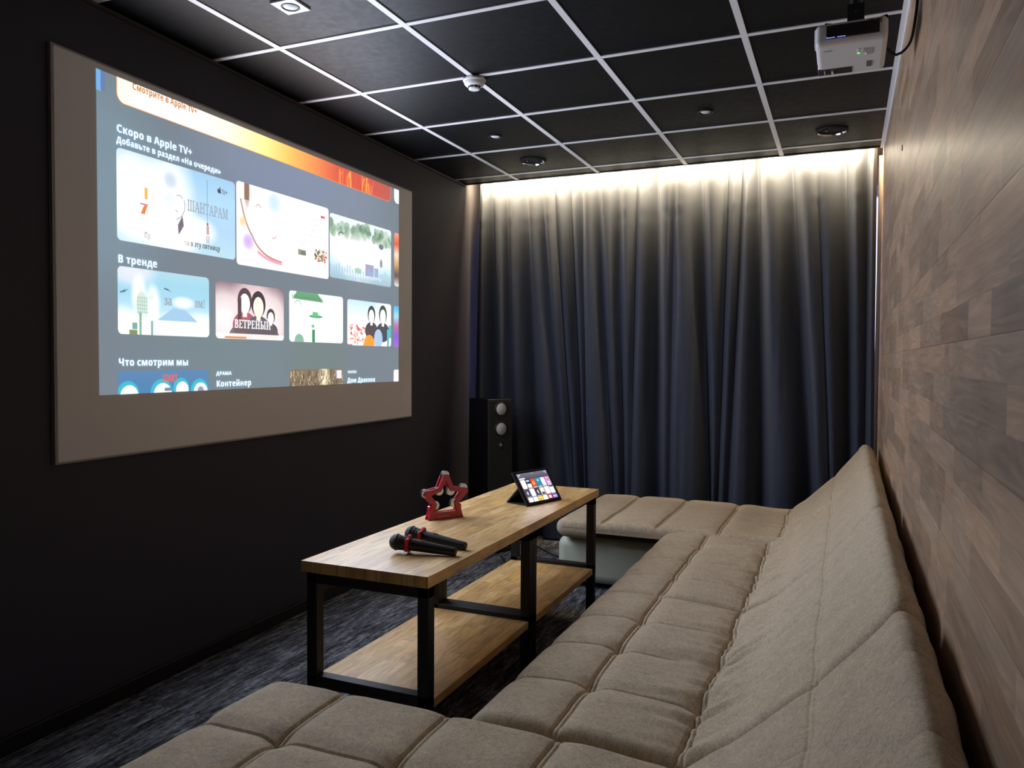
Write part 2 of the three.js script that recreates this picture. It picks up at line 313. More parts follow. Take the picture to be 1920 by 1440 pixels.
function pictureTexture() {
  const W = 2048, H = 1118, cv = document.createElement('canvas'); cv.width = W; cv.height = H;
  const c = cv.getContext('2d'), r = rng(5), X = (u) => u * W, Y = (v) => v * H;
  c.fillStyle = '#6a7884'; c.fillRect(0, 0, W, H);
  glow(c, X(0.0), Y(0.35), 420, '118,150,165', 0.55); glow(c, X(0.55), Y(0.13), 520, '128,142,176', 0.6, 1.6, 0.5); glow(c, X(0.8), Y(0.3), 420, '122,134,150', 0.5); glow(c, X(0.35), Y(0.86), 380, '104,128,132', 0.5, 1.6, 0.6); glow(c, X(0.62), Y(0.88), 300, '100,120,112', 0.5, 1, 0.6);
  // blue tab at the upper left
  c.fillStyle = '#67a9dd'; c.fillRect(0, 0, X(0.0085), Y(0.064)); c.fillStyle = '#5f74a3'; c.fillRect(X(0.0085), 0, X(0.0085), Y(0.058));
  // banner
  const bx = X(0.0402), bw = X(0.915), bb = Y(0.078);
  c.save(); rr(c, bx, -90, bw, bb + 90, 34); c.clip();
  let g = c.createLinearGradient(bx, 0, bx + bw, 0);
  for (const [p, k] of [[0, '#fff6df'], [0.10, '#ffffff'], [0.30, '#fffbe0'], [0.42, '#ffee95'], [0.52, '#ffbe5c'], [0.62, '#f08a4c'], [0.72, '#d6523c'], [0.85, '#cf4b3c'], [1, '#b8554e']]) g.addColorStop(p, k);
  c.fillStyle = g; c.fillRect(0, 0, W, bb); c.strokeStyle = '#ff9a40'; c.lineWidth = 5; rr(c, bx, -90, bw, bb + 90, 34); c.stroke();
  for (let k = 0; k < 26; k++) { c.strokeStyle = ['#ffcf5a', '#ff9440', '#ff6a38'][k % 3]; c.lineWidth = 3 + r() * 6; const x = X(0.70 + r() * 0.17); c.globalAlpha = 0.75; c.beginPath(); c.moveTo(x, bb); c.quadraticCurveTo(x + 10 - r() * 26, bb * 0.55, x + 20 - r() * 30, bb * (0.0 + r() * 0.5)); c.stroke(); }
  c.globalAlpha = 1;
  fitText(c, 'Смотрите в Apple TV+', X(0.073), X(0.226), Y(0.0195), 'bold 34px sans-serif', '#c9701f');
  c.restore();
  c.fillStyle = '#ffffff'; rr(c, X(0.974), -50, 80, 50 + Y(0.072), 30); c.fill();
  // headings
  const head = (t, x0, x1, v, px) => { c.shadowColor = 'rgba(110,190,240,0.9)'; c.shadowBlur = 8; fitText(c, t, X(x0), X(x1), Y(v), `bold ${px}px sans-serif`, '#e9f7ff'); c.shadowBlur = 0; fitText(c, t, X(x0), X(x1), Y(v), `bold ${px}px sans-serif`, '#f4fcff'); };
  head('Скоро в Apple TV+', 0.039, 0.2125, 0.172, 40); head('Добавьте в раздел «На очереди»', 0.039, 0.2895, 0.2055, 33);
  head('В тренде', 0.039, 0.126, 0.5815, 40); head('Что смотрим мы', 0.039, 0.1995, 0.91, 38);
  head('ДРАМА', 0.273, 0.3172, 0.9465, 22); head('Контейнер', 0.273, 0.377, 0.990, 36); head('ФЭНТЕЗИ', 0.7417, 0.782, 0.9515, 20); head('Дом Дракона', 0.7393, 0.874, 0.997, 36);
  const card = (u0, v0, u1, v1, paint, rad = 18) => { const x = X(u0), y = Y(v0), w = X(u1) - x, h = Y(v1) - y; c.save(); rr(c, x, y, w, h, rad); c.clip(); paint(x, y, w, h); c.restore(); };
  const grad = (x, y, w, h, ...cols) => { const q = c.createLinearGradient(x, y, x, y + h); cols.forEach((k, i) => q.addColorStop(i / (cols.length - 1), k)); c.fillStyle = q; c.fillRect(x, y, w, h); };
  // large row
  card(0.0385, 0.2195, 0.330, 0.511, (x, y, w, h) => {
    grad(x, y, w, h, '#9cc6e6', '#aad4f2', '#a9cfec', '#b5d9e8');
    glow(c, x + w * 0.12, y + h * 0.38, 150, '255,255,255', 1, 1.1, 1.2); glow(c, x + w * 0.14, y + h * 0.7, 130, '255,255,255', 0.95, 1.2, 1);
    glow(c, x + w * 0.40, y + h * 0.45, 190, '255,255,255', 1, 0.8, 1.25); glow(c, x + w * 0.42, y + h * 0.78, 150, '255,255,255', 1, 1.2, 0.9); glow(c, x + w * 0.66, y + h * 0.72, 110, '255,255,255', 0.95, 1, 0.6);
    glow(c, x + w * 0.41, y + h * 0.2, 40, '190,205,222', 0.9); glow(c, x + w * 0.4, y + h * 0.42, 46, '214,222,236', 0.7);
    c.strokeStyle = '#8a8f98'; c.lineWidth = 3; c.beginPath(); c.arc(x + w * 0.43, y + h * 0.46, w * 0.10, -0.4, 1.3); c.stroke(); c.beginPath(); c.moveTo(x + w * 0.46, y + h * 0.36); c.quadraticCurveTo(x + w * 0.49, y + h * 0.33, x + w * 0.51, y + h * 0.38); c.stroke(); c.beginPath(); c.moveTo(x + w * 0.45, y + h * 0.53); c.lineTo(x + w * 0.47, y + h * 0.55); c.stroke();
    c.fillStyle = '#e8b04c'; c.fillRect(x + w * 0.205, y + h * 0.36, w * 0.022, h * 0.13); c.fillStyle = '#e07a3c'; c.beginPath(); c.moveTo(x + w * 0.2, y + h * 0.56); c.lineTo(x + w * 0.225, y + h * 0.56); c.lineTo(x + w * 0.205, y + h * 0.66); c.lineTo(x + w * 0.175, y + h * 0.66); c.fill(); c.fillStyle = '#c6485a'; c.fillRect(x + w * 0.17, y + h * 0.545, w * 0.06, 4);
    c.fillStyle = '#6d6672'; c.beginPath(); c.moveTo(x + w * 0.51, y + h * 0.58); c.lineTo(x + w * 0.52, y + h * 0.7); c.lineTo(x + w * 0.475, y + h * 0.82); c.lineTo(x + w * 0.47, y + h * 0.7); c.fill();
    c.strokeStyle = '#5c7f9c'; c.lineWidth = 2; c.beginPath(); c.moveTo(x + w * 0.73, y + h * 0.07); c.lineTo(x + w * 0.73, y + h * 0.62); c.stroke();
    c.fillStyle = '#39424c'; const ax = x + w * 0.845, ay = y + h * 0.165, as = 8; for (const d of [-0.5, 0.5]) { c.beginPath(); c.ellipse(ax + d * as, ay, as * 0.85, as * 1.15, 0, 0, 7); c.fill(); } c.beginPath(); c.ellipse(ax + 3, ay - as * 1.6, 2.4, 5, 0.6, 0, 7); c.fill(); c.fillStyle = '#a6d0ee'; c.beginPath(); c.arc(ax + as * 1.45, ay - 2, 4.2, 0, 7); c.fill();
    fitText(c, 'tv+', x + w * 0.868, x + w * 0.925, y + h * 0.195, '34px sans-serif', '#39424c');
    fitText(c, 'ШАНТАРАМ', x + w * 0.55, x + w * 0.93, y + h * 0.50, '34px serif', '#8d9099', 1.75);
    c.fillStyle = '#9a4a50'; c.fillRect(x + w * 0.725, y + h * 0.60, 8, 12); c.fillStyle = '#c0a090'; c.fillRect(x + w * 0.722, y + h * 0.64, 14, 34); c.fillStyle = '#9098a4'; c.fillRect(x + w * 0.722, y + h * 0.76, 4, 30); c.fillRect(x + w * 0.74, y + h * 0.76, 4, 30);
    fitText(c, 'Пр', x + w * 0.20, x + w * 0.25, y + h * 0.925, 'bold 30px sans-serif', '#8a949e'); fitText(c, 'ла в эту пятницу', x + w * 0.52, x + w * 0.85, y + h * 0.925, 'bold 30px sans-serif', '#46525e');
    glow(c, x + w * 0.40, y + h * 0.90, 100, '255,255,255', 0.97, 1.35, 0.42);
  });
  card(0.3335, 0.208, 0.6585, 0.5255, (x, y, w, h) => {
    grad(x, y, w, h, '#fdfaf8', '#ffffff', '#ffffff', '#fff2f5');
    glow(c, x + w * 0.37, y + h * 0.14, 60, '190,220,245', 0.9); glow(c, x + w * 0.1, y + h * 0.08, 60, '120,100,80', 0.6, 0.4, 1.6); c.fillStyle = '#8c6a58'; c.fillRect(x + w * 0.075, y, w * 0.045, h * 0.2);
    c.strokeStyle = '#b98a80'; c.lineWidth = 9; c.beginPath(); c.moveTo(x + w * 0.04, y + h * 0.2); c.quadraticCurveTo(x + w * 0.08, y + h * 0.5, x + w * 0.15, y + h * 0.62); c.quadraticCurveTo(x + w * 0.22, y + h * 0.86, x + w * 0.45, y + h * 0.88); c.stroke(); c.strokeStyle = '#f5a0b4'; c.lineWidth = 13; c.beginPath(); c.moveTo(x + w * 0.2, y + h * 0.8); c.quadraticCurveTo(x + w * 0.30, y + h * 0.9, x + w * 0.45, y + h * 0.9); c.stroke();
    glow(c, x + w * 0.11, y + h * 0.7, 44, '190,150,235', 0.8); glow(c, x + w * 0.06, y + h * 0.47, 30, '240,190,120', 0.7);
    c.strokeStyle = '#c98f92'; c.lineWidth = 4; c.beginPath(); c.arc(x + w * 0.21, y + h * 0.27, 18, 3.4, 6); c.stroke(); c.beginPath(); c.arc(x + w * 0.36, y + h * 0.52, 26, 0.5, 1.9); c.stroke();
    c.globalAlpha = 0.7; for (let k = 0; k < 9; k++) for (let j = 0; j < 5; j++) { c.fillStyle = ['#e8b8bd', '#e0d4c4', '#c9a2aa'][(k + j) % 3]; if (r() < 0.6) c.fillRect(x + w * (0.70 + k * 0.032), y + h * (0.2 + j * 0.08), 13, 4); } c.globalAlpha = 1;
    c.fillStyle = '#d55a84'; c.fillRect(x + w * 0.9, y + h * 0.13, 34, 12); c.fillStyle = '#8f8f8a'; c.fillRect(x + w * 0.63, y + h * 0.66, 60, 26); c.fillStyle = '#6f7268'; c.fillRect(x + w * 0.66, y + h * 0.68, 40, 16);
    for (let k = 0; k < 60; k++) { c.fillStyle = ['#7d7a55', '#c8694c', '#5e6b4a', '#e7b09a'][k % 4]; c.beginPath(); c.arc(x + w * (0.83 + r() * 0.14), y + h * (0.62 + r() * 0.16), 3 + r() * 6, 0, 7); c.fill(); }
    marks(c, x + w * 0.62, x + w * 0.86, y + h * 0.61, 40, '#e6dfe4', 3);
  });
  card(0.663, 0.223, 0.957, 0.514, (x, y, w, h) => {
    grad(x, y, w, h, '#e6f0f2', '#dff0f0', '#ffffff', '#c9e4ee', '#9fb8c4');
    for (let k = 0; k < 110; k++) { c.globalAlpha = 0.55; c.fillStyle = ['#6f8f78', '#86a98a', '#9dbb9c', '#587a66'][k % 4]; c.beginPath(); const px = r(); c.arc(x + w * px, y + h * (0.1 + r() * 0.2 + 0.05 * Math.sin(px * 7)), 10 + r() * 18, 0, 7); c.fill(); } c.globalAlpha = 1;
    glow(c, x + w * 0.45, y + h * 0.6, 170, '255,255,255', 1, 1.5, 0.9); glow(c, x + w * 0.15, y + h * 0.45, 80, '255,255,255', 0.95); glow(c, x + w * 0.8, y + h * 0.45, 80, '255,255,255', 0.9);
    c.strokeStyle = '#5a6068'; c.lineWidth = 7; c.beginPath(); c.arc(x + w * 0.17, y + h * 0.33, 24, 3.3, 5.6); c.stroke(); c.fillStyle = '#70787f'; c.beginPath(); c.ellipse(x + w * 0.82, y + h * 0.33, 26, 16, 0, 0, 7); c.fill(); c.fillStyle = '#8c9299'; c.beginPath(); c.ellipse(x + w * 0.82, y + h * 0.62, 14, 24, 0, 0, 7); c.fill();
    c.fillStyle = '#9a9cc0'; c.fillRect(x + w * 0.55, y + h * 0.68, w * 0.14, h * 0.2); c.fillStyle = '#8ea8c8'; c.fillRect(x + w * 0.7, y + h * 0.72, w * 0.07, h * 0.16); c.fillStyle = '#9ecf9c'; c.fillRect(x + w * 0.38, y + h * 0.78, w * 0.1, h * 0.08);
    c.fillStyle = 'rgba(150,190,215,0.6)'; for (let k = 0; k < 24; k++) c.fillRect(x + w * k / 24, y + h * (0.78 + 0.03 * Math.sin(k * 1.7)), w / 40, h * 0.2); marks(c, x + w * 0.22, x + w * 0.82, y + h * 0.93, 22, '#eef8fc', 4);
  });
  card(0.9743, 0.226, 1.05, 0.503, (x, y, w, h) => { grad(x, y, w, h, '#f0a080', '#d85a3a', '#f5d9c4', '#c79a6a', '#5a4a44', '#e8e2da'); });
  // small row
  card(0.0385, 0.592, 0.2548, 0.808, (x, y, w, h) => {
    grad(x, y, w, h, '#a8d2e2', '#98cfe2', '#9fd0e8', '#b4dcf0', '#f4fafc', '#ffffff'); glow(c, x + w * 0.14, y + h * 0.06, 90, '225,228,240', 1, 1.4, 0.7); glow(c, x + w * 0.05, y + h * 0.9, 90, '255,255,255', 1); glow(c, x + w * 0.9, y + h * 0.95, 120, '255,255,255', 1, 1.4, 0.8);
    c.fillStyle = '#9cc4e2'; c.beginPath(); c.moveTo(x + w * 0.4, y + h * 0.76); c.lineTo(x + w * 0.58, y + h * 0.55); c.lineTo(x + w * 0.72, y + h * 0.58); c.lineTo(x + w * 0.86, y + h * 0.76); c.fill();
    glow(c, x + w * 0.21, y + h * 0.4, 60, '255,255,255', 1, 0.7, 1.5); glow(c, x + w * 0.35, y + h * 0.5, 60, '255,255,255', 1, 0.7, 1.4);
    for (const [fx, fy, a, b] of [[0.22, 0.3, '#e9efe6', '#cfe0d4'], [0.34, 0.42, '#dfe9de', '#f6faf6']]) { c.fillStyle = b; c.beginPath(); c.ellipse(x + w * (fx + 0.015), y + h * (fy + 0.24), w * 0.055, h * 0.2, 0, 0, 7); c.fill(); c.fillStyle = a; c.beginPath(); c.arc(x + w * fx, y + h * (fy - 0.0), 11, 0, 7); c.fill(); c.fillStyle = '#7fae9c'; c.fillRect(x + w * fx - 4, y + h * (fy + 0.36), 10, h * 0.36); c.fillStyle = '#fbfefc'; c.fillRect(x + w * fx + 10, y + h * (fy + 0.36), 14, h * 0.36); }
    c.strokeStyle = '#8fb8a8'; c.lineWidth = 2; for (let k = 0; k < 5; k++) { c.beginPath(); c.moveTo(x + w * (0.2 + k * 0.022), y + h * 0.42); c.lineTo(x + w * (0.2 + k * 0.022), y + h * 0.68); c.stroke(); c.beginPath(); c.moveTo(x + w * 0.19, y + h * (0.44 + k * 0.055)); c.lineTo(x + w * 0.3, y + h * (0.44 + k * 0.055)); c.stroke(); }
    c.fillStyle = '#7a8a5c'; c.fillRect(x + w * 0.11, y + h * 0.93, w * 0.08, h * 0.07); c.fillStyle = '#6fa7a0'; c.fillRect(x + w * 0.14, y + h * 0.82, w * 0.05, h * 0.1);
    c.strokeStyle = '#4f6874'; c.lineWidth = 5; for (const [px, py, d] of [[0.05, 0.37, 1], [0.5, 0.27, -1]]) { c.beginPath(); c.moveTo(x + w * px - 12, y + h * py + 3 * d); c.lineTo(x + w * px + 12, y + h * py - 3 * d); c.stroke(); c.lineWidth = 2; c.beginPath(); c.moveTo(x + w * px, y + h * py - 4); c.lineTo(x + w * px + 22, y + h * py - 8 * d); c.stroke(); c.lineWidth = 5; }
    fitText(c, 'за', x + w * 0.47, x + w * 0.565, y + h * 0.52, 'bold 50px serif', '#8e959c'); marks(c, x + w * 0.62, x + w * 0.80, y + h * 0.52, 26, '#b9bfc6', 9); fitText(c, 'ом!', x + w * 0.82, x + w * 0.95, y + h * 0.52, 'bold 50px serif', '#8e959c'); glow(c, x + w * 0.69, y + h * 0.46, 55, '255,255,255', 0.95, 1.25, 0.5);
  });
  card(0.2725, 0.597, 0.486, 0.81, (x, y, w, h) => {
    grad(x, y, w, h, '#6c4c58', '#8a6070', '#b58a92'); glow(c, x + w * 0.12, y + h * 0.62, 170, '255,246,246', 1, 1.1, 1); glow(c, x + w * 0.78, y + h * 0.62, 170, '255,246,246', 1, 1, 1.1); glow(c, x + w * 0.5, y + h * 0.25, 140, '250,225,225', 0.9);
    figure(c, x + w * 0.40, y + h * 0.32, 44, '#4c3a46', '#fff2ec', '#b0566a'); c.fillStyle = '#4c3a46'; c.fillRect(x + w * 0.30, y + h * 0.25, 22, h * 0.55); figure(c, x + w * 0.60, y + h * 0.36, 46, '#2e2832', '#ffe9de', '#5a566c'); figure(c, x + w * 0.79, y + h * 0.56, 28, '#3c3844', '#fff0ea', '#4a4854');
    c.fillStyle = 'rgba(90,84,92,0.85)'; c.beginPath(); c.ellipse(x + w * 0.55, y + h * 0.98, w * 0.38, h * 0.34, 0, 0, 7); c.fill(); c.fillStyle = 'rgba(255,245,240,0.9)'; c.fillRect(x, y + h * 0.9, w, h * 0.1);
    fitText(c, 'ВЕТРЕНЫЙ', x + w * 0.25, x + w * 0.79, y + h * 0.80, 'bold 40px serif', '#ffffff', 1.25); c.fillStyle = '#d08a4c'; c.fillRect(x + w * 0.12, y + h * 0.955, w * 0.3, 8);
  });
  card(0.505, 0.597, 0.7203, 0.812, (x, y, w, h) => {
    grad(x, y, w, h, '#e6f9ee', '#f6fffa', '#ffffff', '#eafff4'); c.fillStyle = '#5f9f74'; c.beginPath(); c.moveTo(x + w * 0.13, y); c.lineTo(x + w * 0.5, y); c.lineTo(x + w * 0.62, y + h * 0.17); c.lineTo(x + w * 0.06, y + h * 0.15); c.fill();
    marks(c, x + w * 0.05, x + w * 0.58, y + h * 0.16, 24, '#4f7f62', 5); glow(c, x + w * 0.85, y + h * 0.3, 130, '255,255,255', 1); c.fillStyle = '#46a368'; c.beginPath(); c.ellipse(x + w * 0.47, y + h * 0.47, w * 0.125, h * 0.03, 0, 0, 7); c.fill(); c.fillStyle = '#5cbf80'; c.fillRect(x + w * 0.41, y + h * 0.38, w * 0.1, h * 0.09);
    c.fillStyle = '#2f8a58'; c.fillRect(x + w * 0.4, y + h * 0.74, w * 0.05, h * 0.27); c.fillStyle = '#62c090'; c.fillRect(x + w * 0.39, y + h * 0.64, w * 0.05, h * 0.06); c.fillStyle = '#86b09c'; c.beginPath(); c.ellipse(x + w * 0.17, y + h * 0.98, w * 0.08, h * 0.14, 0, 0, 7); c.fill();
    c.strokeStyle = '#8a9a8e'; c.lineWidth = 3; c.beginPath(); c.arc(x + w * 0.15, y + h * 0.3, 28, 3.4, 6.1); c.stroke(); marks(c, x + w * 0.64, x + w * 0.82, y + h * 0.56, 34, '#dfe8e4', 6);
  });
  card(0.7394, 0.6015, 0.9575, 0.819, (x, y, w, h) => {
    grad(x, y, w, h, '#bfe2f6', '#e9f4fa', '#ffffff', '#fdeeee'); glow(c, x + w * 0.85, y + h * 0.3, 120, '255,255,255', 1);
    for (let k = 0; k < 90; k++) { c.fillStyle = ['#e06a5a', '#f2a88e', '#c65a6a', '#fff', '#d8b0a8'][k % 5]; c.fillRect(x + w * r() * 0.38, y + h * (0.52 + r() * 0.48), 8 + r() * 12, 4 + r() * 10); }
    figure(c, x + w * 0.53, y + h * 0.30, 38, '#2c3a40', '#ffffff', '#4a4048'); c.fillStyle = '#ef9a2e'; c.beginPath(); c.ellipse(x + w * 0.48, y + h * 0.97, w * 0.12, h * 0.22, 0, 0, 7); c.fill(); figure(c, x + w * 0.80, y + h * 0.28, 42, '#33464c', '#ffffff', '#39424e'); c.fillStyle = '#a9c4e2'; c.beginPath(); c.ellipse(x + w * 0.69, y + h * 0.83, w * 0.10, h * 0.22, 0, 0, 7); c.fill();
    c.fillStyle = '#4fb3c4'; c.fillRect(x + w * 0.9, y + h * 0.6, w * 0.05, h * 0.4); c.fillRect(x + w * 0.94, y + h * 0.5, w * 0.06, h * 0.3);
  });
  card(0.972, 0.605, 1.05, 0.82, (x, y, w, h) => grad(x, y, w, h, '#35b0d8', '#9fd8ee', '#b46aa0', '#7a5ad0', '#a068d8'));
  // lowest row, cut off by the edge
  card(0.0377, 0.926, 0.2523, 1.1, (x, y, w, h) => {
    grad(x, y, w, h, '#4f7fae', '#3f7aa8', '#3f8ab0');     for (const [px, py, s, k] of [[0.11, 0.44, 44, '#ffffff'], [0.46, 0.44, 48, '#eafcff'], [0.68, 0.36, 36, '#ffffff'], [0.9, 0.42, 42, '#e8e8f2']]) { c.fillStyle = '#2fb2cc'; c.beginPath(); c.arc(x + w * px - 6, y + h * py, s + 5, 0, 7); c.fill(); c.fillStyle = k; c.beginPath(); c.arc(x + w * px, y + h * py + 6, s - 4, 0, 7); c.fill(); }
    fitText(c, 'START', x + w * 0.455, x + w * 0.625, y + h * 0.225, 'bold 40px sans-serif', '#ff5a48');
    c.fillStyle = '#8a94a8'; c.beginPath(); c.arc(x + w * 0.9, y + h * 0.42, 16, 0, 7); c.fill(); c.fillStyle = '#6f7f96'; c.fillRect(x + w * 0.48, y + h * 0.34, 34, 12);
  }, 14);
  card(0.506, 0.929, 0.7201, 1.1, (x, y, w, h) => {
    c.fillStyle = '#7a6a54'; c.fillRect(x, y, w, h); glow(c, x + w * 0.63, y + h * 0.25, 70, '255,244,205', 1, 0.8, 1.2);
    for (let k = 0; k < 260; k++) { c.strokeStyle = ['#5a4e40', '#a8987a', '#d9c79c', '#3e362e', '#8c7c62'][k % 5]; c.lineWidth = 2 + r() * 3; const px = x + w * r(), py = y + h * r() * 0.6; c.beginPath(); c.moveTo(px, py); c.quadraticCurveTo(px + 12, py + 10, px + 8 - r() * 20, py + 26); c.stroke(); }
    c.fillStyle = '#e9e2f2'; c.fillRect(x + w * 0.87, y + h * 0.04, w * 0.1, h * 0.22);
  }, 14);
  c.fillStyle = '#f6f6ff'; rr(c, X(0.9726), Y(0.939), 90, 120, 14); c.fill();
  const t = new THREE.CanvasTexture(cv); t.colorSpace = THREE.SRGBColorSpace; t.anisotropy = 8; return t;
}
{
  const s = 0.5138, y = 1.67, w = 2.522, h = 1.446, p = onWall(s, y, 0);
  const t = thing('projection_screen', 'large white projection screen board on the dark wall showing a film menu', 'screen', [p.x, p.y, p.z], WALL.turn);
  part('board', rbox(0.02, h, w, 0.006, 0.011, 0, 0), M.board, t);
  for (const k of [-1, 1]) { part('edge_strip', box(0.016, 0.006, w + 0.012, 0.009, k * (h / 2 + 0.003), 0), M.boardEdge, t); part('edge_strip', box(0.016, h, 0.006, 0.009, 0, k * (w / 2 + 0.003)), M.boardEdge, t); }
  const pw = PIC.s1 - PIC.s0, ph = PIC.y1 - PIC.y0;
  const pic = part('projected_screen_picture', new THREE.PlaneGeometry(pw, ph).rotateY(Math.PI / 2), std({ color: lin(0.3, 0.3, 0.3), roughness: 0.9, emissive: 0xffffff, emissiveMap: pictureTexture(), emissiveIntensity: 1.15 }), t, [0.0225, (PIC.y0 + PIC.y1) / 2 - y, -((PIC.s0 + PIC.s1) / 2 - s)]);
  pic.userData.label = 'bright projected film menu with rows of posters';
}

// ------------------------------------------------------------------ curtains
{
  const weave = dataTexture(256, 256, (u, v) => { const b = 1 + 0.16 * (n128(u * 128, v * 128) - 0.5) + 0.12 * (n256(u * 256, v * 256) - 0.5) + 0.05 * (n8(u * 8, v * 8) - 0.5); return [0.192 * b, 0.220 * b, 0.280 * b]; });
  const cloth = phys({ map: scaled(weave, 3, 3), roughness: 0.85, sheen: 0.12, sheenRoughness: 0.5, sheenColor: lin(0.3, 0.32, 0.38) });
  // valleys between the folds: [x at the top, x at the hem, depth]
  const VALLEYS = [[-2.560, -2.612, 0.3], [-2.485, -2.400, 0.8], [-2.360, -2.255, 0.5], [-2.212, -2.069, 1], [-2.089, -1.827, 0.5], [-1.978, -1.775, 0.4], [-1.871, -1.72, 0.9], [-1.772, -1.690, 0.7], [-1.649, -1.485, 0.6], [-1.495, -1.424, 0.7], [-1.359, -1.382, 0.5], [-1.229, -1.189, 1.25], [-1.093, -1.098, 0.25], [-0.924, -0.824, 1.05], [-0.736, -0.798, 0.85], [-0.649, -0.726, 0.8], [-0.561, -0.485, 1.3], [-0.354, -0.173, 1.25], [-0.196, -0.062, 0.25], [-0.028, 0.040, 1.15], [0.098, 0.125, 0.7], [0.152, 0.174, 0.4]];
  const make = (label, va, zc) => {
    const N = 44, NY = 80, y0 = 0.015, y1 = 2.725, K = va.length - 1, NX = K * N, pos = [], uv = [], idx = [], smooth = noiseGrid(21, 64), w0 = va[0][0];
    for (let j = 0; j <= NY; j++) {
      const ty = j / NY, y = lerp(y1, y0, ty), grow = lerp(0.8, 1, clamp(ty * 2.2));
      for (let i = 0; i <= NX; i++) {
        const k = Math.min(K - 1, Math.floor(i / N)), u = i / N - k, a = va[k], b = va[k + 1], xa = lerp(a[0], a[1], ty), xb = lerp(b[0], b[1], ty), w = xb - xa, x = xa + u * w;
        const left = Math.min(w * 0.4, (0.014 + 0.012 * a[2]) * (0.7 + 0.5 * grow)), right = Math.min(w * 0.62, (0.020 + 0.045 * b[2]) * (0.45 + 0.65 * grow));
        const dl = u * w / left, dr = (1 - u) * w / right;
        let z = zc + 0.028 - 0.108 * (0.6 + 0.4 * grow) * (a[2] * Math.exp(-Math.pow(dl, 1.7)) + b[2] * Math.exp(-Math.pow(dr, 1.7))) + 0.010 * Math.sin(u * Math.PI);
        z += 0.016 * (smooth(x * 11 + 5, y * 1.2) - 0.5) + 0.010 * (smooth(x * 30, y * 1.6 + 9) - 0.5) * grow;
        const hem = smooth(x * 22 + 3, 7), tape = 2.35 + 0.03 * (smooth(x * 9, 21) - 0.5);
        if (hem > 0.4) z += 0.0045 * gauss((y - tape) / 0.008) - 0.0035 * gauss((y - tape + 0.022) / 0.012) + 0.003 * gauss((y - tape - 0.04) / 0.01) * smooth(x * 35, 2);
        pos.push(x, y, z); uv.push((x - w0) * 1.5, y);
        if (i < NX && j < NY) { const p = j * (NX + 1) + i, q = p + 1, c = p + NX + 1, d = c + 1; idx.push(p, c, q, q, c, d); }
      }
    }
    const g = new THREE.BufferGeometry(); g.setAttribute('position', new THREE.Float32BufferAttribute(pos, 3)); g.setAttribute('uv', new THREE.Float32BufferAttribute(uv, 2)); g.setIndex(idx); g.computeVertexNormals();
    const t = thing('curtain', label, 'curtain', [0, 0, 0], 0, 'navy curtains on the far wall');
    part('cloth', g, cloth, t);
    part('top_tape', box(va[K][0] - va[0][0] - 0.02, 0.012, 0.01, (va[0][0] + va[K][0]) / 2, 2.722, zc - 0.02), M.whitePlastic, t);
  };
  make('narrower navy curtain panel, nearest the screen wall and speaker', VALLEYS.slice(0, 8), -5.335);
  make('wider navy curtain panel, reaching the wood wall above the sofa', VALLEYS.slice(7).map((v, i) => i ? v : [v[0] + 0.0008, v[1] + 0.0008, v[2]]), -5.335);
  const rail = thing('curtain_rail', 'white curtain rail in the niche under the slab', 'curtain rail', [-1.21, 2.774, -5.32]);
  part('rail', box(2.74, 0.07, 0.05, 0, 0, 0), M.whitePlastic, rail);
}

